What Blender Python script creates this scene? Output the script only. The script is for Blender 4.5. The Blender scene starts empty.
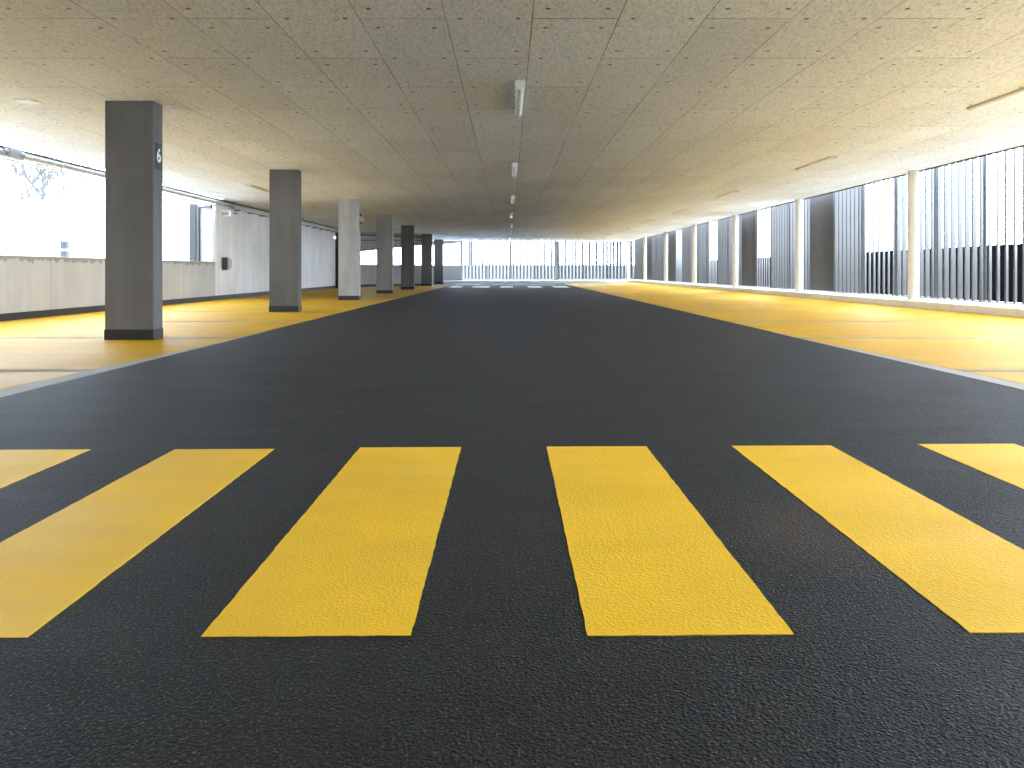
import bpy, bmesh, math, random
from mathutils import Vector, Matrix

random.seed(7)
C = bpy.context.scene.collection
R = math.radians

# ------------------------------------------------------------------ helpers
def tag(o, label=None, cat=None, group=None, kind=None):
    if label: o['label'] = label
    if cat: o['category'] = cat
    if group: o['group'] = group
    if kind: o['kind'] = kind
    return o

def empty(name, loc, label, cat, group=None, rz=0.0):
    o = bpy.data.objects.new(name, None); C.objects.link(o)
    o.empty_display_size = 0.1
    o.location = loc; o.rotation_euler = (0, 0, rz)
    return tag(o, label, cat, group)

class MB:
    def __init__(s): s.bm = bmesh.new()
    def box(s, x0, x1, y0, y1, z0, z1, bevel=0.0, segs=1):
        b = bmesh.new()
        v = [b.verts.new(p) for p in ((x0,y0,z0),(x1,y0,z0),(x1,y1,z0),(x0,y1,z0),(x0,y0,z1),(x1,y0,z1),(x1,y1,z1),(x0,y1,z1))]
        for f in ((3,2,1,0),(4,5,6,7),(0,1,5,4),(1,2,6,5),(2,3,7,6),(3,0,4,7)):
            b.faces.new([v[i] for i in f])
        if bevel:
            bmesh.ops.bevel(b, geom=b.edges[:], offset=bevel, segments=segs, affect='EDGES')
        s._merge(b); return s
    def _merge(s, b):
        me = bpy.data.meshes.new('tmp'); b.to_mesh(me); b.free()
        s.bm.from_mesh(me); bpy.data.meshes.remove(me)
    def prism(s, pts, z0, z1):
        n = len(pts)
        a = [s.bm.verts.new((p[0], p[1], z0)) for p in pts]
        t = [s.bm.verts.new((p[0], p[1], z1)) for p in pts]
        s.bm.faces.new(a[::-1]); s.bm.faces.new(t)
        for i in range(n):
            j = (i+1) % n
            s.bm.faces.new((a[i], a[j], t[j], t[i]))
        return s
    def hull8(s, low, high):
        """low, high: four points each, one face under the other"""
        a = [s.bm.verts.new(p) for p in low]; t = [s.bm.verts.new(p) for p in high]
        s.bm.faces.new(a[::-1]); s.bm.faces.new(t)
        for i in range(4):
            j = (i+1) % 4
            s.bm.faces.new((a[i], a[j], t[j], t[i]))
        return s
    def extrude_y(s, prof, y0, y1):
        """profile in (x, z), swept along y"""
        n = len(prof)
        a = [s.bm.verts.new((p[0], y0, p[1])) for p in prof]
        t = [s.bm.verts.new((p[0], y1, p[1])) for p in prof]
        s.bm.faces.new(a); s.bm.faces.new(t[::-1])
        for i in range(n):
            j = (i+1) % n
            s.bm.faces.new((a[j], a[i], t[i], t[j]))
        return s
    def tube(s, p, q, r0, r1=None, n=12, caps=True):
        r1 = r0 if r1 is None else r1
        p = Vector(p); q = Vector(q); d = (q-p).normalized()
        u = d.orthogonal().normalized(); w = d.cross(u)
        a = []; b = []
        for i in range(n):
            t = 2*math.pi*i/n; e = u*math.cos(t)+w*math.sin(t)
            a.append(s.bm.verts.new(p+e*r0)); b.append(s.bm.verts.new(q+e*r1))
        for i in range(n):
            j = (i+1) % n
            s.bm.faces.new((a[i], a[j], b[j], b[i]))
        if caps:
            s.bm.faces.new(a[::-1]); s.bm.faces.new(b)
        return s
    def build(s, name, m, parent=None, smooth=False, offset=None):
        bmesh.ops.recalc_face_normals(s.bm, faces=s.bm.faces[:])
        if offset is not None:
            bmesh.ops.translate(s.bm, verts=s.bm.verts[:], vec=[-c for c in offset])
        me = bpy.data.meshes.new(name); s.bm.to_mesh(me); s.bm.free()
        me.materials.append(m)
        if smooth:
            for f in me.polygons: f.use_smooth = True
            try: me.set_sharp_from_angle(angle=R(35))
            except Exception: pass
        o = bpy.data.objects.new(name, me); C.objects.link(o)
        if parent: o.parent = parent
        return o

def struct(o):
    o['kind'] = 'structure'; return o

def dup(root, loc, label=None, group=None):
    r = root.copy(); C.objects.link(r); r.location = loc
    if label: r['label'] = label
    if group: r['group'] = group
    for ch in list(root.children):
        c = ch.copy(); C.objects.link(c); c.parent = r
        for g in list(ch.children):
            d = g.copy(); C.objects.link(d); d.parent = c
    return r

# ------------------------------------------------------------------ materials
class N:
    def __init__(s, name):
        s.m = bpy.data.materials.new(name); s.m.use_nodes = True
        s.t = s.m.node_tree; s.b = s.t.nodes['Principled BSDF']
    def node(s, typ, **kw):
        n = s.t.nodes.new(typ)
        for k, v in kw.items(): setattr(n, k, v)
        return n
    def link(s, a, b): s.t.links.new(a, b)
    def val(s, sock, v):
        if hasattr(v, 'is_linked') or isinstance(v, bpy.types.NodeSocket): s.link(v, sock)
        else: sock.default_value = v
    def math(s, op, a, b=None, c=None, clamp=False):
        n = s.node('ShaderNodeMath', operation=op, use_clamp=clamp)
        s.val(n.inputs[0], a)
        if b is not None: s.val(n.inputs[1], b)
        if c is not None: s.val(n.inputs[2], c)
        return n.outputs[0]
    def coord(s, scale=(1,1,1), obj=True):
        tc = s.node('ShaderNodeTexCoord'); mp = s.node('ShaderNodeMapping')
        s.link(tc.outputs['Object'], mp.inputs[0]); mp.inputs['Scale'].default_value = scale
        return mp.outputs[0]
    def world(s, scale=(1,1,1)):
        g = s.node('ShaderNodeNewGeometry'); mp = s.node('ShaderNodeMapping')
        s.link(g.outputs['Position'], mp.inputs[0]); mp.inputs['Scale'].default_value = scale
        return mp.outputs[0]
    def noise(s, co, scale, detail=4, rough=0.55):
        n = s.node('ShaderNodeTexNoise'); s.link(co, n.inputs['Vector'])
        n.inputs['Scale'].default_value = scale; n.inputs['Detail'].default_value = detail
        n.inputs['Roughness'].default_value = rough
        return n.outputs['Fac']
    def ramp(s, fac, stops):
        n = s.node('ShaderNodeValToRGB'); s.link(fac, n.inputs[0])
        e = n.color_ramp.elements
        while len(e) < len(stops): e.new(0.5)
        for i, (p, c) in enumerate(stops):
            e[i].position = p; e[i].color = (*c, 1) if len(c) == 3 else c
        return n.outputs[0]
    def mix(s, fac, a, b, typ='MIX'):
        n = s.node('ShaderNodeMix', data_type='RGBA', blend_type=typ)
        s.val(n.inputs['Factor'], fac)
        for sk, v in ((n.inputs[6], a), (n.inputs[7], b)):
            if isinstance(v, bpy.types.NodeSocket): s.link(v, sk)
            else: sk.default_value = (*v, 1)
        return n.outputs[2]
    def bump(s, h, strength, dist):
        n = s.node('ShaderNodeBump'); s.link(h, n.inputs['Height'])
        n.inputs['Strength'].default_value = strength; n.inputs['Distance'].default_value = dist
        s.link(n.outputs[0], s.b.inputs['Normal'])
    def base(s, c):
        if isinstance(c, bpy.types.NodeSocket): s.link(c, s.b.inputs['Base Color'])
        else: s.b.inputs['Base Color'].default_value = (*c, 1)
        return s
    def set(s, rough=None, metal=None, spec=None):
        for k, v in (('Roughness', rough), ('Metallic', metal), ('Specular IOR Level', spec)):
            if v is None: continue
            if isinstance(v, bpy.types.NodeSocket): s.link(v, s.b.inputs[k])
            else: s.b.inputs[k].default_value = v
        return s

def sc(c, k): return tuple(min(1, x*k) for x in c)

def mat_flat(name, c, rough=0.5, metal=0.0, var=0.08, spec=0.5):
    n = N(name); co = n.coord()
    f = n.noise(co, 6, 4)
    n.base(n.ramp(f, [(0.3, sc(c, 1-var)), (0.7, sc(c, 1+var))])).set(rough, metal, spec)
    return n.m

def mat_concrete(name, c, dark=0.72, streak=1.0, stain_top=None, joints=None):
    n = N(name); co = n.world()
    big = n.noise(n.world((1,1,0.6)), 1.1, 5, 0.6)
    vert = n.noise(n.world((5,5,0.22)), 1.0, 5, 0.6)       # formwork streaks
    fine = n.noise(co, 70, 3, 0.7)
    col = n.ramp(big, [(0.3, sc(c, dark)), (0.55, c), (0.75, sc(c, 1.14))])
    col = n.mix(0.55*streak, col, n.ramp(vert, [(0.32, (0.62,0.62,0.62)), (0.62, (1,1,1))]), 'MULTIPLY')
    col = n.mix(0.35, col, n.ramp(fine, [(0.3, (0.75,0.75,0.75)), (0.7, (1,1,1))]), 'MULTIPLY')
    pores = n.node('ShaderNodeTexVoronoi'); n.link(co, pores.inputs['Vector']); pores.inputs['Scale'].default_value = 14
    pm = n.math('LESS_THAN', pores.outputs['Distance'], 0.07)
    col = n.mix(n.math('MULTIPLY', pm, 0.5), col, sc(c, 0.45))
    sep = n.node('ShaderNodeSeparateXYZ'); n.link(co, sep.inputs[0])
    if joints:                                              # vertical formwork joints along y
        y0, step = joints
        f = n.math('FRACT', n.math('DIVIDE', n.math('SUBTRACT', sep.outputs[1], y0), step))
        d = n.math('MULTIPLY', n.math('SUBTRACT', 0.5, n.math('ABSOLUTE', n.math('SUBTRACT', f, 0.5))), step)
        col = n.mix(n.math('MULTIPLY', n.math('LESS_THAN', d, 0.014), 0.5), col, sc(c, 0.45))
    if stain_top:                                           # damp ragged stain hanging from the coping
        zt = stain_top
        drip = n.noise(n.world((7,7,1.2)), 1.0, 4, 0.65)
        depth = n.math('MULTIPLY_ADD', drip, 0.30, -0.075)
        msk = n.math('LESS_THAN', n.math('SUBTRACT', zt, sep.outputs[2]), depth)
        col = n.mix(n.math('MULTIPLY', msk, 0.75), col, (c[0]*0.42, c[1]*0.41, c[2]*0.36))
    n.base(col).set(0.75, 0, 0.3)
    n.bump(n.math('ADD', fine, big), 0.25, 0.004)
    return n.m

def mat_asphalt():
    n = N('dark coated asphalt'); co = n.world()
    grain = n.node('ShaderNodeTexVoronoi'); n.link(co, grain.inputs['Vector']); grain.inputs['Scale'].default_value = 150
    g2 = n.noise(co, 260, 2, 0.6)
    big = n.noise(n.world((0.8,1.6,1)), 1.1, 5, 0.6)
    swirl = n.noise(n.world((1.4,5,1)), 1.2, 4, 0.6)
    col = n.ramp(big, [(0.3, ASPH[0]), (0.7, ASPH[1])])
    col = n.mix(0.45, col, n.ramp(swirl, [(0.35, (0.72,0.72,0.72)), (0.65, (1,1,1))]), 'MULTIPLY')
    # one rusty stain between two stripes
    sep = n.node('ShaderNodeSeparateXYZ'); n.link(co, sep.inputs[0])
    dx = n.math('DIVIDE', n.math('SUBTRACT', sep.outputs[0], 0.80), 0.30)
    dy = n.math('DIVIDE', n.math('SUBTRACT', sep.outputs[1], 2.12), 0.38)
    d = n.math('SQRT', n.math('ADD', n.math('MULTIPLY', dx, dx), n.math('MULTIPLY', dy, dy)))
    d = n.math('ADD', d, n.math('MULTIPLY_ADD', n.noise(co, 6, 4), 0.9, -0.45))
    st = n.math('MULTIPLY', n.math('SUBTRACT', 1.0, d, clamp=True), 0.6)
    col = n.mix(st, col, (0.075, 0.045, 0.026))
    sp = n.noise(co, 150, 2, 0.8)
    col = n.mix(0.8, col, n.ramp(sp, [(0.40, (0.55,0.55,0.55)), (0.56, (0.95,0.95,0.95)), (0.72, (1,1,1))]), 'MULTIPLY')
    col = n.mix(n.math('MULTIPLY', n.math('GREATER_THAN', sp, 0.61), 0.9), col, (0.085,0.083,0.078))
    n.base(col).set(n.math('MULTIPLY_ADD', swirl, 0.2, 0.6), 0, 0.14)
    n.bump(n.math('ADD', grain.outputs['Distance'], g2), 0.9, 0.0042)
    return n.m

def mat_yellow(name, c, rough, grain=0.6, spec=0.5, wear=0.0):
    n = N(name); co = n.world()
    g = n.noise(co, 190, 3, 0.6)
    v = n.node('ShaderNodeTexVoronoi'); n.link(co, v.inputs['Vector']); v.inputs['Scale'].default_value = 120
    big = n.noise(n.world((0.9,2.2,1)), 1.0, 5, 0.6)
    col = n.ramp(big, [(0.3, sc(c, 0.9)), (0.7, sc(c, 1.06))])
    pat = n.noise(n.world((1.1,3.2,1)), 1.0, 4, 0.6)
    n.base(col).set(n.math('MULTIPLY_ADD', pat, 0.4, rough-0.21), 0, spec)
    n.bump(n.math('ADD', g, v.outputs['Distance']), grain, 0.003)
    return n.m

def mat_ceiling():
    n = N('wood wool ceiling board'); co = n.world()
    sep = n.node('ShaderNodeSeparateXYZ'); n.link(co, sep.inputs[0])
    W, L = 0.607, 1.98
    u = n.math('DIVIDE', n.math('SUBTRACT', sep.outputs[0], 0.167), W)
    row = n.math('FLOOR', u); fx = n.math('MULTIPLY', n.math('SUBTRACT', u, row), W)
    par = n.math('FLOORED_MODULO', row, 2.0)
    v = n.math('DIVIDE', n.math('ADD', n.math('SUBTRACT', sep.outputs[1], 5.33), n.math('MULTIPLY', par, 0.99)), L)
    idx = n.math('FLOOR', v); fy = n.math('MULTIPLY', n.math('SUBTRACT', v, idx), L)
    def edge(f, S): return n.math('MINIMUM', f, n.math('SUBTRACT', S, f))
    ex = edge(fx, W); ey = edge(fy, L)
    fade = n.noise(n.world((1,1,1)), 0.8, 2)
    wid = n.math('MULTIPLY_ADD', fade, 0.010, -0.0015)
    jx = n.math('LESS_THAN', ex, wid)
    jy = n.math('LESS_THAN', ey, n.math('MULTIPLY', wid, 1.5))
    joint = n.math('MAXIMUM', jx, jy)
    # screws: 0.1 m from the long edges, 0.2 m from the short ones and at mid-length
    hx = n.math('ABSOLUTE', n.math('SUBTRACT', ex, 0.1))
    h1 = n.math('ABSOLUTE', n.math('SUBTRACT', ey, 0.2)); h2 = n.math('ABSOLUTE', n.math('SUBTRACT', ey, 0.99))
    hy = n.math('MINIMUM', h1, h2)
    hd = n.math('SQRT', n.math('ADD', n.math('MULTIPLY', hx, hx), n.math('MULTIPLY', hy, hy)))
    hole = n.math('LESS_THAN', hd, 0.018)
    cmb = n.node('ShaderNodeCombineXYZ'); n.link(row, cmb.inputs[0]); n.link(idx, cmb.inputs[1])
    wn = n.node('ShaderNodeTexWhiteNoise', noise_dimensions='2D'); n.link(cmb.outputs[0], wn.inputs['Vector'])
    fib = n.noise(n.world((1,1,1)), 95, 3, 0.7)
    fib2 = n.noise(n.world((1,0.35,1)), 60, 3, 0.7)
    f = n.math('MULTIPLY', n.math('ADD', fib, fib2), 0.5)
    col = n.ramp(f, [(0.34, sc(CEIL, 0.30)), (0.45, sc(CEIL, 0.85)), (0.54, sc(CEIL, 1.0)), (0.68, sc(CEIL, 1.28))])
    tone = n.math('MULTIPLY_ADD', wn.outputs['Value'], 0.10, 0.92)
    tn = n.node('ShaderNodeCombineColor')
    for i in range(3): n.link(tone, tn.inputs[i])
    col = n.mix(1.0, col, tn.outputs[0], 'MULTIPLY')
    big = n.noise(n.world((1,1,1)), 0.5, 4, 0.6)
    col = n.mix(0.5, col, n.ramp(big, [(0.3, (0.84,0.82,0.79)), (0.65, (1,1,1))]), 'MULTIPLY')
    col = n.mix(n.math('MULTIPLY', joint, 0.62), col, (0.05,0.045,0.04))
    col = n.mix(hole, col, (0.045,0.042,0.04))
    n.base(col)
    n.set(n.math('MULTIPLY_ADD', hole, -0.55, 0.9), 0, n.math('MULTIPLY_ADD', hole, 0.4, 0.12))
    h = n.math('SUBTRACT', n.math('MULTIPLY', f, 1.0), n.math('MULTIPLY', joint, 0.6))
    n.bump(h, 0.6, 0.006)
    return n.m

# ---- tunables
ASPH = ((0.0140,0.0128,0.0112), (0.0198,0.0182,0.0160))
CEIL = (0.90, 0.95, 0.98)
YEL  = (0.50, 0.276, 0.010)
SKY, SKY_X, SKY_Y = 9.7, 3.6, 4.2

M = {}
M['asphalt'] = mat_asphalt()
M['yellow'] = mat_yellow('yellow floor coating', YEL, 0.60, 0.35, 0.05)
M['stripe'] = mat_yellow('yellow road paint', (0.90,0.54,0.030), 0.62, 0.4, 0.12)
M['paint_white'] = mat_yellow('pale road paint', (0.62,0.61,0.58), 0.5, 0.5)
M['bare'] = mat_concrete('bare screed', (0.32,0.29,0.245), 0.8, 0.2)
M['lines'] = mat_flat('grey line paint', (0.30,0.25,0.17), 0.85, 0, 0.25, 0.05)
M['ceiling'] = mat_ceiling()
M['wall'] = mat_concrete('cast concrete wall', (0.86,0.85,0.83), 0.9, 0.4, None, (18.9, 2.62))
M['parapet'] = mat_concrete('stained parapet concrete', (0.56,0.56,0.555), 0.88, 0.45, 0.95, (16.9, 4.9))
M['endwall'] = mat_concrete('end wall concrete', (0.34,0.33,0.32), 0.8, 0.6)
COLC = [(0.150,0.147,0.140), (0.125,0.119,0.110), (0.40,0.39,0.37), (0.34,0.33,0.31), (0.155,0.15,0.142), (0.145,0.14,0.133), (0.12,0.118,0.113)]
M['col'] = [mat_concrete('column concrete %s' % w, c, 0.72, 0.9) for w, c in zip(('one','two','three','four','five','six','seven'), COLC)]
M['band'] = mat_flat('dark base coating', (0.012,0.012,0.013), 0.55, 0, 0.15)
M['post'] = mat_flat('cream painted steel', (0.70,0.67,0.60), 0.5)
M['postdark'] = mat_flat('grey painted steel', (0.30,0.30,0.30), 0.5)
M['kerb'] = mat_flat('pale kerb concrete', (0.68,0.665,0.62), 0.65)
M['slat'] = mat_flat('grey coated slat', (0.062,0.057,0.052), 0.6, 0.0, 0.04)
M['rail'] = mat_flat('dark steel rail', (0.07,0.07,0.072), 0.5)
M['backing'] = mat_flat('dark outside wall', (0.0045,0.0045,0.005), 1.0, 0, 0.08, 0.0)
M['backpale'] = mat_flat('grey outside wall', (0.11,0.11,0.113), 0.8)
M['lampbody'] = mat_flat('white lamp housing', (0.58,0.585,0.56), 0.4)
M['diffuser'] = mat_flat('opal lamp cover', (0.72,0.725,0.70), 0.35)
M['galv'] = mat_flat('galvanised steel', (0.46,0.45,0.43), 0.38, 0.3, 0.1)
M['plastic'] = mat_flat('white plastic', (0.80,0.80,0.78), 0.4)
M['black'] = mat_flat('black plastic', (0.02,0.02,0.021), 0.45)
M['brown'] = mat_flat('dark brown plate', (0.035,0.022,0.02), 0.4)
M['grey'] = mat_flat('light grey plastic', (0.45,0.44,0.43), 0.5)
M['sign'] = mat_flat('charcoal sign paint', (0.018,0.018,0.019), 0.5)
M['white'] = mat_flat('white sign paint', (0.85,0.85,0.83), 0.5)
M['steel'] = mat_flat('grey steel', (0.22,0.225,0.23), 0.4, 0.2)
M['pale'] = mat_flat('pale render', (0.80,0.80,0.79), 0.8)
M['palegrey'] = mat_flat('pale grey sheet', (0.42,0.425,0.43), 0.6)
M['louvre'] = mat_flat('grey louvre metal', (0.10,0.10,0.105), 0.6)
M['outside'] = mat_flat('weathered dark steel', (0.036,0.036,0.037), 0.6)
M['bark'] = mat_flat('pale bark', (0.075,0.073,0.072), 0.9)
M['door'] = mat_flat('black door leaf', (0.012,0.012,0.013), 0.4)
M['ground'] = mat_flat('pale paving', (0.60,0.61,0.62), 0.9)
M['tarmac'] = mat_flat('weathered tarmac', (0.27,0.27,0.27), 0.9)
M['niche'] = mat_flat('dark lobby paint', (0.03,0.03,0.032), 0.8)

# ------------------------------------------------------------------ dimensions
CH = 2.49                # ceiling height
YB = -5.0                # back of the hall
YF = 45.6                # far facade
XL = -7.22               # left wall face
XR = 7.60                # right slat plane

# ------------------------------------------------------------------ setting
def sheet(name, pts, z0, z1, m):
    return struct(MB().prism(pts, z0, z1).build(name, m))

sheet('floor', [(-7.6,YB-0.3),(8.0,YB-0.3),(8.0,YF+1.0),(-7.6,YF+1.0)], -0.25, 0.0, M['asphalt'])
# yellow parking zones: coatings a few millimetres thick, worn to bare screed along their near edges
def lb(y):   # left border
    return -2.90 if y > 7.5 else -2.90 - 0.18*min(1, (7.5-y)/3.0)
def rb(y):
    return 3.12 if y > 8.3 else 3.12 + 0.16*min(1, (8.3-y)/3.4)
ys = [YB, 0, 3, 4.5, 5.5, 6.5, 7.5, 8.3, 9.0, 20, 37.5]
sheet('floor_left', [(-7.22, y) for y in (YB, 33.5)] + [(-4.0, 37.3)] + [(lb(y), y) for y in ys[::-1]], 0.0, 0.004, M['yellow'])
# the right zone turns up gently to the kerb along its far side
def right_zone():
    b = bmesh.new(); rows = ys[:-1] + [43.6]; prev = None
    for y in rows:
        x0 = rb(y)
        ring = [b.verts.new(p) for p in ((x0,y,0.0),(x0,y,0.004),(6.15,y,0.004),(6.5,y,0.022),(6.99,y,0.092),(6.99,y,0.0))]
        if prev:
            for k in range(6):
                l = (k+1) % 6
                b.faces.new((prev[k], prev[l], ring[l], ring[k]))
        else: b.faces.new(ring)
        prev = ring
    b.faces.new(prev[::-1])
    m = MB(); m._merge(b)
    return struct(m.build('floor_right', M['yellow']))
right_zone()
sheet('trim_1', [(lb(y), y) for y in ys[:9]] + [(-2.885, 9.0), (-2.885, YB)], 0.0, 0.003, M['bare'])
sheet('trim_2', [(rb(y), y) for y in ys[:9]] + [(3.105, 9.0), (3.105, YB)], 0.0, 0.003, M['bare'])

# ceiling slab (lies over the hall; its edges stop short of the openings)
sheet('ceiling', [(-7.0,YB-0.3),(7.26,YB-0.3),(7.26,YF-0.1),(-7.55,YF-0.1),(-7.55,18.75),(-7.0,18.75)], CH, CH+0.35, M['ceiling'])
struct(MB().box(7.235, 7.26, YB, YF, CH-0.022, CH).build('trim_3', M['rail']))

# left: parapet, then full-height wall
struct(MB().box(-7.5, XL, YB, 18.72, 0.0, 0.95, 0.008).build('wall_left', M['parapet']))
struct(MB().box(-7.5, -7.24, YB, 6.0, 0.9, CH+0.3).build('wall_left_blocker', M['wall']))  # added out of view, keeps side light off the column fronts
struct(MB().box(-7.5, XL, 18.72, 31.7, 0.0, CH).build('wall_left_2', M['wall']))
struct(MB().box(XL, XL+0.012, YB, 31.7, 0.0, 0.112, 0.003).build('baseboard_left', M['band']))
struct(MB().box(-8.0, 3.2, YB-0.3, YB, 0.0, CH).build('wall_back', M['wall']))  # unseen; its width is set to cut rear light on the column fronts
# lobby niche behind the black door
struct(MB().box(-7.9, -7.6, 31.7, 33.6, 0.0, CH).box(-7.6, XL, 33.2, 33.6, 0.0, CH).build('wall_lobby', M['niche']))

# oblique end wall with its rising soffit
def oblique(name, A, B, zA0, zA1, zB0, zB1, m, th=0.25):
    a = Vector(A); b = Vector(B); d = (b-a).normalized(); nrm = Vector((-d.y, d.x))*th
    lo = [(a.x,a.y,zA0),(b.x,b.y,zB0),(b.x+nrm.x,b.y+nrm.y,zB0),(a.x+nrm.x,a.y+nrm.y,zA0)]
    hi = [(a.x,a.y,zA1),(b.x,b.y,zB1),(b.x+nrm.x,b.y+nrm.y,zB1),(a.x+nrm.x,a.y+nrm.y,zA1)]
    return struct(MB().hull8(lo, hi).build(name, m))
E0, E1 = (-7.22, 33.2), (-3.78, 37.2)
oblique('wall_end', E0, E1, 0, 1.02, 0, 1.02, M['endwall'])
oblique('wall_end_2', E0, E1, 1.48, CH, 2.02, CH, M['endwall'])
oblique('baseboard_end', (E0[0]+0.01,E0[1]-0.02), (E1[0]+0.01,E1[1]-0.02), 0, 0.12, 0, 0.12, M['band'], 0.02)
F0, F1 = (-4.6, 45.0), (-2.86, 45.0)
oblique('wall_far', F0, F1, 0, 1.02, 0, 1.02, M['endwall'])
oblique('wall_far_2', F0, F1, 2.22, CH, 2.39, CH, M['endwall'])
struct(MB().box(-4.8, -4.6, 37.5, 45.25, 0, 1.02).build('wall_side', M['endwall']))

# kerb along the right with its coved yellow foot, and across the far end
struct(MB().extrude_y([(6.97,0.0),(6.97,0.195),(6.985,0.21),(7.95,0.21),(7.95,0.0)], YB, YF+0.5).build('trim_4', M['kerb']))
struct(MB().box(-4.35, 6.97, 43.9, YF+0.5, 0.0, 0.16, 0.012).build('trim_5', M['kerb']))

# outside ground
struct(MB().box(-7.6, 140, -60, 180, -0.7, -0.26).build('ground', M['ground']))
struct(MB().box(-140, -7.6, -60, 180, -0.7, -0.26).build('ground_left', M['tarmac']))

# ------------------------------------------------------------------ concrete columns
COLY = [7.90, 13.26, 18.66, 24.05, 29.45, 36.25, 42.6]
CW, CD, CX0 = 0.505, 0.215, -4.177
COLX = [-4.197, -4.175, -4.177, -4.177, -4.166, -4.16, -4.175]
COL_LABEL = [
    'square-edged grey concrete column bearing a number 6 sign, nearest of the row',
    'dark brownish concrete column, second in the row behind the numbered one',
    'pale grey concrete column, third in the row, with a small white lamp on its side',
    'mid grey concrete column, fourth in the row, just beyond the palest one',
    'dark charcoal concrete column, fifth in the row, just before the end wall windows',
    'dark concrete column, sixth in the row, at the end of the low oblique wall',
    'dark concrete column, farthest of the row, by the far slatted front',
]
cols = []
for i, y in enumerate(COLY):
    t = empty('concrete_column', (COLX[i] + CW/2, y + CD/2, 0), COL_LABEL[i], 'column', 'row of concrete columns')
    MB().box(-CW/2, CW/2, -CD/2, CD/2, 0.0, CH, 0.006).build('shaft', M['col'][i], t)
    k = 0.006
    MB().box(-CW/2-k, CW/2+k, -CD/2-k, CD/2+k, 0.0, 0.112, 0.004).build('base_band', M['band'], t)
    cols.append(t)
# number sign on the side of the first column
sg = MB().box(CW/2, CW/2+0.004, -0.075, 0.078, 1.79, 2.065, 0.001).build('number_sign', M['sign'], cols[0])
sg['label'] = 'charcoal rectangle with a white 6'
fc = bpy.data.curves.new('digit', 'FONT'); fc.body = '6'; fc.size = 0.20; fc.align_x = 'CENTER'; fc.align_y = 'CENTER'
fc.extrude = 0.0015; fc.offset = 0.0035
fo = bpy.data.objects.new('digit', fc); C.objects.link(fo)
dg = bpy.context.evaluated_depsgraph_get()
dm = bpy.data.meshes.new_from_object(fo.evaluated_get(dg))
bpy.data.objects.remove(fo)
dm.materials.clear(); dm.materials.append(M['white'])
digit = bpy.data.objects.new('digit', dm); C.objects.link(digit); digit.parent = sg
digit.matrix_local = Matrix.Translation((CW/2+0.0055, 0.006, 1.93)) @ Matrix(((0,0,1,0),(1,0,0,0),(0,1,0,0),(0,0,0,1)))
digit['label'] = 'white digit 6'

# small lamp on the third column
t = empty('column_lamp', (CX0+CW+0.006, COLY[2]+0.10, 2.0), 'small white swivel lamp on black brackets beside the palest column top', 'lamp')
for zz in (0.075, -0.125):
    MB().box(0, 0.035, -0.03, 0.03, zz, zz+0.05, 0.006).build('bracket', M['black'], t)
MB().box(0, 0.03, -0.012, 0.012, -0.09, 0.09).build('arm', M['plastic'], t)
MB().tube((0.02,0,0.012),(0.085,-0.02,-0.02),0.014,0.028,14).build('lamp_head', M['plastic'], t, True)

# ------------------------------------------------------------------ crosswalk stripes and bay lines
def ragged(quad, z0, z1, amp=0.004, step=0.03):
    pts = []
    for i in range(4):
        a = Vector(quad[i]); b = Vector(quad[(i+1) % 4]); n = max(2, int((b-a).length/step))
        for k in range(n):
            p = a.lerp(b, k/n)
            if k: p += Vector((random.uniform(-amp,amp), random.uniform(-amp,amp)))*0.6
            pts.append((p.x, p.y))
    return MB().prism(pts, z0, z1)
ST = [(-2.10,-1.683,1.483,3.055), (-1.345,-0.945,1.488,3.064), (-0.605,-0.193,1.496,3.097),
      (0.156,0.565,1.500,3.112), (0.918,1.328,1.512,3.126), (1.70,2.105,1.52,3.157)]
SL = ['yellow crosswalk stripe cut off by the left picture edge, outermost on the left',
      'yellow crosswalk stripe second from the left, its near corner at the picture edge',
      'yellow crosswalk stripe just left of the middle of the roadway',
      'yellow crosswalk stripe just right of the middle of the roadway',
      'yellow crosswalk stripe beside the rusty stain, second from the right',
      'yellow crosswalk stripe outermost on the right, mostly out of the picture']
for (x0,x1,y0,y1), l in zip(ST, SL):
    s = 0.012*(x1-x0)
    o = ragged([(x0,y0),(x1,y0+s),(x1,y1+s*1.5),(x0,y1)], 0.0, 0.0013, 0.0022).build('crosswalk_stripe', M['stripe'])
    tag(o, l, 'crosswalk stripe', 'near crosswalk stripes')
FS = [(-2.63,-2.1), (-1.62,-0.86), (-0.36,0.2), (0.88,1.50), (2.02,2.68)]
FL = ['pale far crosswalk stripe nearest the columns', 'pale far crosswalk stripe second from the columns',
      'pale far crosswalk stripe in the middle of its row', 'pale far crosswalk stripe second from the right yellow zone',
      'pale far crosswalk stripe nearest the right yellow zone']
for (x0,x1), l in zip(FS, FL):
    o = ragged([(x0,33.2),(x1,33.2),(x1,35.6),(x0,35.6)], 0.0, 0.004, 0.004, 0.2).build('crosswalk_stripe', M['paint_white'])
    tag(o, l, 'crosswalk stripe', 'far crosswalk stripes')
ORD = ['nearest', 'second nearest', 'third nearest', 'fourth nearest', 'fifth nearest', 'sixth nearest', 'seventh nearest', 'eighth nearest', 'ninth nearest', 'tenth nearest']
LY = [5.47 + 2.68*k for k in range(10)]
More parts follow.
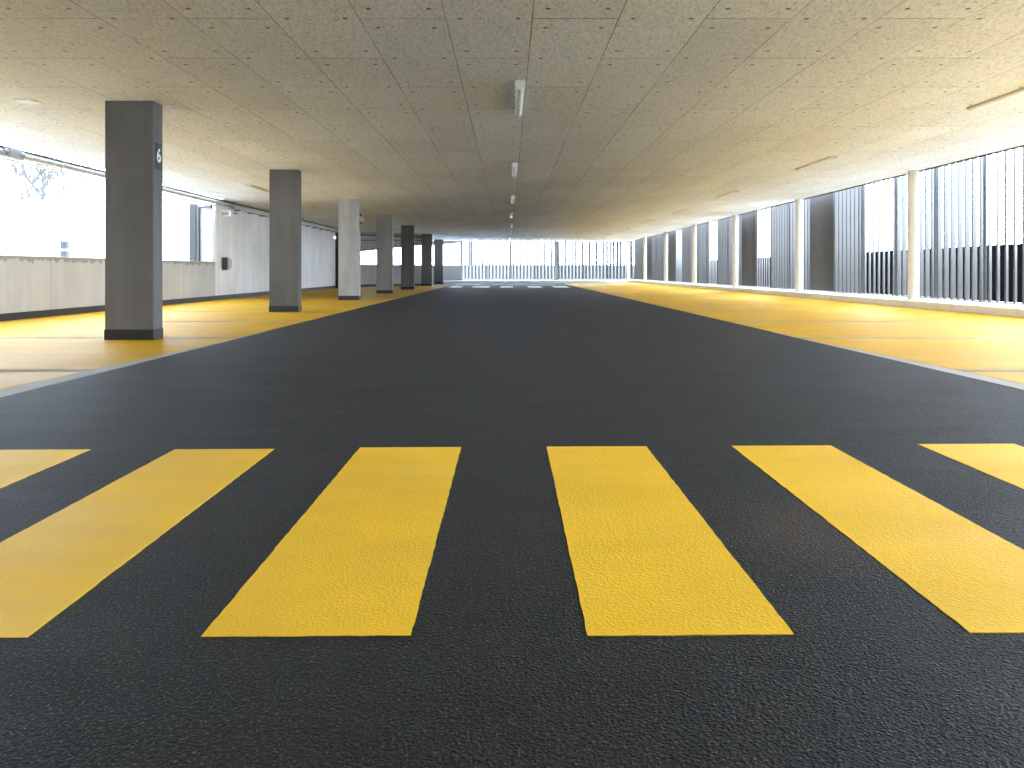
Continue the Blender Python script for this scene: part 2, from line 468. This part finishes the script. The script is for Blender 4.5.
for k, y in enumerate(LY):
    w = 0.055
    o = ragged([(-7.15,y-w),(lb(y),y-w),(lb(y),y+w),(-7.15,y+w)], 0.004, 0.0055, 0.004, 0.12).build('bay_line', M['lines'])
    tag(o, 'grey bay line across the yellow floor by the columns, %s' % ORD[k], 'bay line', 'bay lines on the column side')
    if k < 8:
        o = ragged([(rb(y),y-w),(6.14,y-w),(6.14,y+w),(rb(y),y+w)], 0.004, 0.0055, 0.004, 0.12).build('bay_line', M['lines'])
        tag(o, 'grey bay line across the yellow floor by the slatted front, %s' % ORD[k], 'bay line', 'bay lines on the slatted side')

# ------------------------------------------------------------------ ceiling lamps
def make_lamp(name, w, h, L, label, loc, group, clips=True):
    t = empty(name, loc, label, 'ceiling lamp', group)
    hw = w/2
    MB().extrude_y([(-hw,-0.0),(-hw,-h*0.45),(hw,-h*0.45),(hw,0.0)], 0.015, L-0.015).build('housing', M['lampbody'], t)
    prof = [(-hw*0.96,-h*0.45)] + [(-hw*0.96*math.cos(a), -h*0.45 - h*0.55*math.sin(a)) for a in [math.pi*i/10 for i in range(1,10)]] + [(hw*0.96,-h*0.45)]
    MB().extrude_y(prof, 0.02, L-0.02).build('diffuser', M['diffuser'], t)
    for y0 in (0.0, L-0.02):
        MB().extrude_y([(-hw,0.0)] + [(-hw*math.cos(a), -h*0.45 - h*0.56*math.sin(a)) for a in [math.pi*i/10 for i in range(0,11)]] + [(hw,0.0)], y0, y0+0.02).build('end_cap', M['lampbody'], t)
    for y0 in (L*0.2, L*0.4, L*0.6, L*0.8) if clips else ():
        MB().box(-hw-0.012, -hw+0.01, y0-0.012, y0+0.012, -h*0.62, -h*0.28, 0.002).build('clip', M['steel'], t)
    return t
CYS = [7.05 + 5.36*k for k in range(7)]
CLAB = ['long narrow white ceiling lamp over the roadway, nearest of the middle row',
        'white ceiling lamp over the roadway, second of the middle row'] + \
       ['white ceiling lamp over the roadway, %s of the middle row' % w for w in ('third', 'fourth', 'fifth', 'sixth', 'farthest')]
c0 = make_lamp('ceiling_lamp', 0.085, 0.085, 1.27, CLAB[0], (0.105, CYS[0], CH), 'middle row of ceiling lamps')
for y, l in list(zip(CYS, CLAB))[1:]:
    dup(c0, (0.105, y, CH), l)
RYS = [6.78, 11.72, 16.7, 21.5, 26.6, 31.8, 37.0]
RLAB = ['slim white ceiling lamp near the slatted front, cut by the right picture edge'] + \
       ['slim white ceiling lamp near the slatted front, %s of its row' % w for w in ('second', 'third', 'fourth', 'fifth', 'sixth', 'farthest')]
r0 = make_lamp('ceiling_lamp', 0.12, 0.034, 1.45, RLAB[0], (5.02, RYS[0], CH), 'right row of ceiling lamps', False)
for y, l in list(zip(RYS, RLAB))[1:]:
    dup(r0, (5.02, y, CH), l)
for y, l in ((15.5, 'slim white ceiling lamp left of the columns, beside the second column top'),
             (20.7, 'slim white ceiling lamp left of the columns, beyond the second column'),
             (25.9, 'slim white ceiling lamp left of the columns, farthest of the three')):
    dup(r0, (-5.33, y, CH), l, 'left row of ceiling lamps')
# small flat white patch plate on the ceiling, upper left
o = MB().prism([(-5.10,7.84),(-4.93,7.84),(-4.90,7.97),(-5.02,8.01),(-5.11,7.95)], CH-0.012, CH).build('ceiling_plate', M['white'])
tag(o, 'small flat white plate on the ceiling left of the numbered column', 'plate')

# ------------------------------------------------------------------ pipe run along the left edge
t = empty('pipe_run', (-7.16, YB, 2.43), 'long grey service pipe hung along the ceiling edge over the left wall', 'pipe')
LEN = 31.5-YB
MB().tube((0,0,-0.012),(0,LEN,-0.012),0.055,None,20).build('pipe', M['galv'], t, True)
MB().box(-0.05, 0.07, 8, LEN, 0.043, 0.05).build('tray', M['steel'], t)
y = 1.4
while y < LEN:
    h = MB().tube((0,y,-0.012),(0,y+0.05,-0.012),0.064,None,20)
    h.tube((0,y+0.025,0.04),(0,y+0.025,0.115 if y < 23.6 else 0.06),0.006,None,6)
    if y < 23.6: h.box(-0.01,0.165,y+0.015,y+0.035,0.105,0.12)
    h.build('hanger', M['galv'], t)
    y += 1.75
o = MB().tube((0,15.7,-0.012),(0,16.15,-0.012),0.075,None,20).box(-0.02,0.085,15.8,16.05,-0.06,0.06,0.006).build('coupling', M['steel'], t)
o['label'] = 'dark coupling block'
o = MB().tube((-0.04,2,-0.105),(-0.04,18.7-YB,-0.105),0.016,None,10).build('conduit', M['plastic'], t, True)
o['label'] = 'thin pale conduit below the pipe'
for y in (9.0, 13.2, 17.2, 20.1, 22.4):
    MB().box(-0.06,-0.02,y,y+0.05,-0.14,-0.06,0.004).build('clip', M['plastic'], t)
# ribbed cable tray on the full-height wall
t = empty('cable_tray', (-7.1, 19.6, 2.33), 'flat ribbed cable tray fixed high on the full-height left wall', 'cable tray')
MB().box(-0.115,0.03,0,12.0,0.0,0.012).box(0.018,0.03,0,12.0,0.012,0.05).build('tray', M['galv'], t)
for k in range(12):
    MB().box(-0.118,0.045,0.4+k*1.0,0.47+k*1.0,-0.03,0.0,0.003).build('bracket', M['steel'], t)

# ------------------------------------------------------------------ fixtures on the left wall
t = empty('wall_heater', (XL, 19.0, 2.06), 'small white louvred unit bracketed high on the left wall beside the opening', 'wall unit')
MB().box(0.02,0.28,0,0.17,0.03,0.17,0.012,2).build('housing', M['plastic'], t)
for k in range(3):
    MB().box(0.05,0.23,-0.008,0.0,0.055+0.034*k,0.075+0.034*k,0.002).build('louvre', M['rail'], t)
MB().box(0.0,0.02,-0.05,0.22,-0.02,0.19,0.004).box(0.02,0.06,0.03,0.06,-0.03,0.03,0.003).build('bracket', M['plastic'], t)
MB().tube((0.14,0.17,0.1),(0.10,0.9,0.17),0.018,None,8).build('cable', M['black'], t)
t = empty('socket_box', (XL, 19.15, 0.745), 'dark brown socket box on the left wall below the white louvred unit', 'socket box')
MB().box(0.0,0.10,0.03,0.30,0.0,0.32,0.008).build('back_box', M['grey'], t)
MB().box(0.005,0.135,0.0,0.03,0.0,0.32,0.006).build('cover', M['brown'], t)
for k in range(2):
    MB().tube((0.07,0.001,0.09+0.13*k),(0.07,-0.022,0.09+0.13*k),0.042,0.038,16).build('socket', M['black'], t)
MB().box(0.10,0.16,0.06,0.26,0.04,0.27,0.01).build('switch_panel', M['grey'], t)

# dark conduits on the oblique end wall
t = empty('conduit_run', (-7.0, 33.30, 2.30), 'two dark conduits running high along the oblique end wall behind the columns', 'conduit')
for z0, z1, r in ((0.03, 0.05, 0.035), (-0.22, -0.12, 0.022)):
    MB().tube((0.0,0.0,z0),(2.95,3.43,z1),r,None,10).build('conduit', M['rail'], t, True)
# black door in the end of the left wall
d = empty('lobby_door', (XL-0.015, 31.72, 0.0), 'tall black door standing ajar at the end of the left wall', 'door')
MB().box(0.0,0.90,0.0,0.05,0.0,2.02,0.004).build('leaf', M['door'], d)
hd = MB().tube((0.85,-0.05,1.02),(0.72,-0.05,1.02),0.011,None,8).tube((0.85,-0.05,1.02),(0.85,0,1.02),0.011,None,8).build('handle', M['galv'], d)
t = empty('exit_lamp', (XL-0.01, 31.5, 2.10), 'small bright white lamp above the black door', 'lamp')
MB().box(0,0.05,-0.08,0.08,-0.06,0.06,0.008).build('housing', M['plastic'], t)
e = N('lit lamp lens'); e.base((0.9,0.9,0.9)); e.b.inputs['Emission Color'].default_value = (1,1,1,1); e.b.inputs['Emission Strength'].default_value = 1.5
MB().box(0.05,0.06,-0.07,0.07,-0.05,0.05,0.004).box(0.005,0.045,-0.088,-0.08,-0.05,0.05).build('lens', e.m, t)

# steel gate frame outside the opening
t = empty('gate_frame', (-7.655, 18.5, -0.26), 'grey steel gate post with a dark top arm and pale infill outside the left opening', 'gate frame')
MB().box(-0.085,0.075,-0.07,0.07,0,2.60,0.006).build('post', M['outside'], t)
MB().box(0.075,0.13,-0.05,0.09,0,2.57,0.003).build('guide_rail', M['rail'], t)
MB().tube((0.0,-0.02,2.535),(0.44,-0.02,2.535),0.03,None,12).box(0.27,0.44,-0.07,0.03,2.50,2.58,0.01).build('top_arm', M['rail'], t)
MB().box(0.13,0.43,0.06,0.08,0.1,2.5).build('infill_sheet', M['palegrey'], t)
# bollard beyond the parapet
t = empty('bollard', (-11.03, 18.9, -0.26), 'grey bollard with a white band standing outside beyond the left parapet', 'bollard')
MB().box(-0.085,0.085,-0.085,0.085,0,1.73,0.02).build('body', M['outside'], t)
MB().box(-0.09,0.09,-0.09,0.09,1.48,1.52,0.004).build('band', M['white'], t)
# neighbouring pale building with louvre strips
t = empty('pale_building', (-30.0, 46.0, -0.26), 'pale blank building standing outside beyond the left opening', 'building')
MB().box(-14,6.5,0,14,0,5.1).build('wall', M['pale'], t)
MB().box(-14.1,6.6,-0.1,14.1,5.1,5.25).build('coping', M['pale'], t)
for x in (2.1, ):
    lv = MB()
    for k in range(14): lv.box(x-0.65,x+0.65,-0.06,0,0.6+0.3*k,0.66+0.3*k)
    lv.build('louvre_strip', M['louvre'], t)
t = empty('louvre_tower', (-17.6, 42.0, -0.26), 'pale ribbed tower standing outside just left of the steel gate post', 'tower')
MB().box(-1.2,1.0,0,2,0,6.3).build('wall', M['pale'], t)
lv = MB()
for k in range(24): lv.box(-0.55,0.75,-0.09,0,0.4+0.25*k,0.46+0.25*k)
lv.build('louvre_strip', M['louvre'], t)

# ------------------------------------------------------------------ bare trees outside
def bare_tree(loc, H, seed, label, forks=5, r=0.12):
    rnd = random.Random(seed)
    t = empty('bare_tree', loc, label, 'tree', 'bare trees outside')
    tr = MB(); br = MB()
    h0 = H*0.42
    tr.tube((0,0,0),(0,0,h0),r,r*0.75,8)
    def grow(p, d, L, rad, lev):
        q = p + d*L
        br.tube(p, q, rad, rad*0.68, 6 if lev < 2 else 4, False)
        if lev >= forks: return
        for k in range(3 if lev < 3 else 2):
            a = Vector((rnd.uniform(-1,1), rnd.uniform(-1,1), rnd.uniform(-0.15,0.75)))
            nd = (d*0.95 + a*0.75).normalized()
            grow(p + d*L*rnd.uniform(0.6,1.0), nd, L*rnd.uniform(0.6,0.85), rad*0.62, lev+1)
    for k in range(4):
        a = 2*math.pi*k/4 + rnd.uniform(-0.4,0.4)
        grow(Vector((0,0,h0*rnd.uniform(0.85,1.0))), Vector((math.cos(a)*0.5, math.sin(a)*0.5, 0.9)).normalized(), H*0.19, r*0.6, 0)
    tr.build('trunk', M['bark'], t, True); br.build('branches', M['bark'], t)
    return t
bare_tree((-45.0, 72.0, -0.26), 15.0, 3, 'faint bare tree over the pale building, leftmost seen through the left opening', 5, 0.24)
bare_tree((-57.0, 95.0, -0.26), 19.0, 5, 'faint bare forked tree over the pale building, right of the leftmost one', 5, 0.24)
bare_tree((-3.0, 60.0, -0.26), 9.5, 11, 'bare tree behind the far slatted front, left of its dark post', 5)
bare_tree((0.2, 63.0, -0.26), 9.0, 12, 'bare tree behind the far slatted front, near its dark post', 5)
bare_tree((8.6, 60.0, -0.26), 10.5, 14, 'bare tree behind the far slatted front, near the right corner', 5)
bare_tree((26.0, 31.0, -0.26), 8.5, 15, 'bare tree behind the right slats, seen through the nearest bay', 5)

# ------------------------------------------------------------------ facade posts
POY = [8.05] + [13.42 + 5.28*k for k in range(6)]
PL = ['out past the right edge', 'nearest', 'second', 'third', 'fourth', 'fifth', 'farthest']
for y, l in zip(POY, PL):
    lab = 'round cream steel post on the right kerb, %s in the row' % l if l != PL[0] else 'round cream steel post on the right kerb, before the nearest seen one'
    t = empty('round_post', (7.15, y, 0.21), lab, 'post', 'round posts along the right kerb')
    MB().tube((0,0,0.0),(0,0,CH-0.21),0.093,None,28).build('shaft', M['post'], t, True)
    MB().box(-0.12,0.12,-0.12,0.12,0,0.014,0.003).build('base_plate', M['post'], t)
for x, m, l in ((-2.80, 'postdark', 'grey square post between the end window and the far slatted front'),
                (2.84, 'postdark', 'dark grey post in the middle of the far slatted front'),
                (7.15, 'post', 'pale post in the far right corner')):
    t = empty('far_post', (x, 45.25, 0.16), l, 'post')
    MB().box(-0.075,0.075,-0.075,0.075,0,CH-0.16,0.006).build('shaft', M[m], t)
    MB().box(-0.12,0.12,-0.12,0.12,0,0.014,0.003).build('base_plate', M[m], t)

# ------------------------------------------------------------------ slatted screens, one per bay
SW, STK, ZS0, ZS1 = 0.125, 0.022, 0.235, 2.72
def slat_mesh(name, m, SW=SW):
    b = MB()
    b.prism([(-STK/2,-SW/2+0.006),(0,-SW/2),(STK/2,-SW/2+0.006),(STK/2,SW/2-0.006),(0,SW/2),(-STK/2,SW/2-0.006)], ZS0, ZS1)
    o = b.build(name, m); me = o.data; bpy.data.objects.remove(o); return me
SM = slat_mesh('slat', M['slat'])
SMG = slat_mesh('slat', M['slat'], 0.14)
SMF = slat_mesh('slat', M['slat'], 0.155)
def screen(loc, rz, L, turn, label, mesh=SM):
    """a panel of seven turned slats along local +y, outside is local +x"""
    t = empty('slat_screen', loc, label, 'slatted screen', 'slatted facade screens', rz)
    MB().box(-0.03,0.03,0.002,L-0.002,ZS1-0.01,ZS1+0.05).build('top_rail', M['rail'], t)
    MB().box(-0.03,0.03,0.002,L-0.002,ZS0-0.02,ZS0+0.012).build('bottom_rail', M['galv'], t)
    MB().box(-0.02,0.02,0.002,0.034,ZS0,ZS1).build('mullion', M['rail'], t)
    n = 7
    for k in range(n):
        o = bpy.data.objects.new('slat', mesh); C.objects.link(o); o.parent = t
        o.location = (0, (k+0.5)*L/n, 0); o.rotation_euler = (0, 0, R(turn))
    return t
# the turn of its slats sets whether a panel shows sky-lit faces, stands open along the view or shows dark inner faces
MODY, MODL = 12.1, 1.4
TURN = {-3:-54, -2:-52, -1:-49, 0:-66, 1:-64, 2:-42, 3:-72, 4:32, 5:-68, 6:-74, 7:-33, 8:30, 9:-76, 10:-84, 11:-29,
        12:-80, 13:-80, 14:-88, 15:-26, 16:28, 17:-84, 18:-84, 19:-86, 20:26, 21:26, 22:-86, 23:-86}
def state(t): return 'dark closed' if t > 0 else ('open' if t > -57 else 'grey half-open')
PV = [14.2, 19.85, 25.45, 31.0, 36.45, 42.0]     # where the posts stand before the slats as seen from the camera
PN = ['nearest', 'second', 'third', 'fourth', 'fifth', 'farthest']
OW = ['first', 'second', 'third', 'fourth', 'fifth', 'sixth']
cnt = {}
for k in sorted(TURN):
    yc = MODY + MODL*(k+0.5); b = sum(yc > p for p in PV); cnt[b] = cnt.get(b, 0) + 1
    if k < -1: where = 'out past the right picture edge, %s' % ('nearer' if k == -3 else 'farther')
    elif b == 0: where = '%s toward the right picture edge from the nearest round post' % OW[{0:1, -1:2, -2:3, -3:4}.get(k, 1)-1] if k < 1 else 'right behind the nearest round post'
    else:
        where = '%s beyond the %s round post' % (OW[cnt[b]-1], PN[b-1])
    screen((XR, MODY+MODL*k, 0), 0, MODL, TURN[k], '%s slat panel, %s' % (state(TURN[k]), where))
FW = 10.15/7
FT = [26, 30, 36, 42, 46, 48, 50]
FN = ['first (nearest the right corner)', 'second', 'third', 'fourth', 'fifth', 'sixth', 'seventh']
for k in range(7):
    screen((7.45-FW*k, YF, 0), R(90), FW, FT[k], 'slat panel of the far end, %s from the right corner' % FN[k] if k else 'slat panel of the far end, in the right corner', SMF if k < 4 else SMG)
# low walls standing a little way outside the screens, and an added light blocker behind the camera
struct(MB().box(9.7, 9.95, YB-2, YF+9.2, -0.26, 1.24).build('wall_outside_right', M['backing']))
struct(MB().box(-9.0, 9.7, YF+9.0, YF+9.2, -0.26, 1.15).build('wall_outside_far', M['backpale']))
struct(MB().box(-9.0, 9.0, YB-3.6, YB-3.3, -0.26, 2.3).build('wall_blocker_back', M['wall']))  # added unseen wall, hides the low sky from the column fronts

# ------------------------------------------------------------------ daylight
w = bpy.data.worlds.new('overcast sky'); bpy.context.scene.world = w; w.use_nodes = True
nt = w.node_tree; bg = nt.nodes['Background']
tc = nt.nodes.new('ShaderNodeTexCoord'); dt = nt.nodes.new('ShaderNodeVectorMath'); dt.operation = 'DOT_PRODUCT'
ad = nt.nodes.new('ShaderNodeMath'); ad.operation = 'ADD'
# thick even cloud, brighter towards the hidden sun (ahead and to the right)
nt.links.new(tc.outputs['Generated'], dt.inputs[0]); dt.inputs[1].default_value = (SKY_X, SKY_Y, 0)
nt.links.new(dt.outputs['Value'], ad.inputs[0]); ad.inputs[1].default_value = SKY
nt.links.new(ad.outputs[0], bg.inputs[1]); bg.inputs[0].default_value = (0.79, 0.95, 1.15, 1)

# ------------------------------------------------------------------ camera and view
cam = bpy.data.cameras.new('camera'); co = bpy.data.objects.new('camera', cam); C.objects.link(co)
co.location = (0, 0, 0.72); co.rotation_euler = (R(90), 0, 0)
cam.sensor_width = 36; cam.sensor_fit = 'HORIZONTAL'; cam.lens = 36*760/1024
cam.shift_x = 3.5/1024; cam.shift_y = -(384-271.0)/1024
cam.clip_start = 0.05; cam.clip_end = 500
S = bpy.context.scene
S.camera = co
S.view_settings.view_transform = 'Standard'; S.view_settings.look = 'None'
S.view_settings.gamma = 1.0; S.view_settings.use_curve_mapping = False
S.view_settings.exposure = 0.82
S.cycles.max_bounces = 10; S.cycles.diffuse_bounces = 8; S.cycles.glossy_bounces = 4
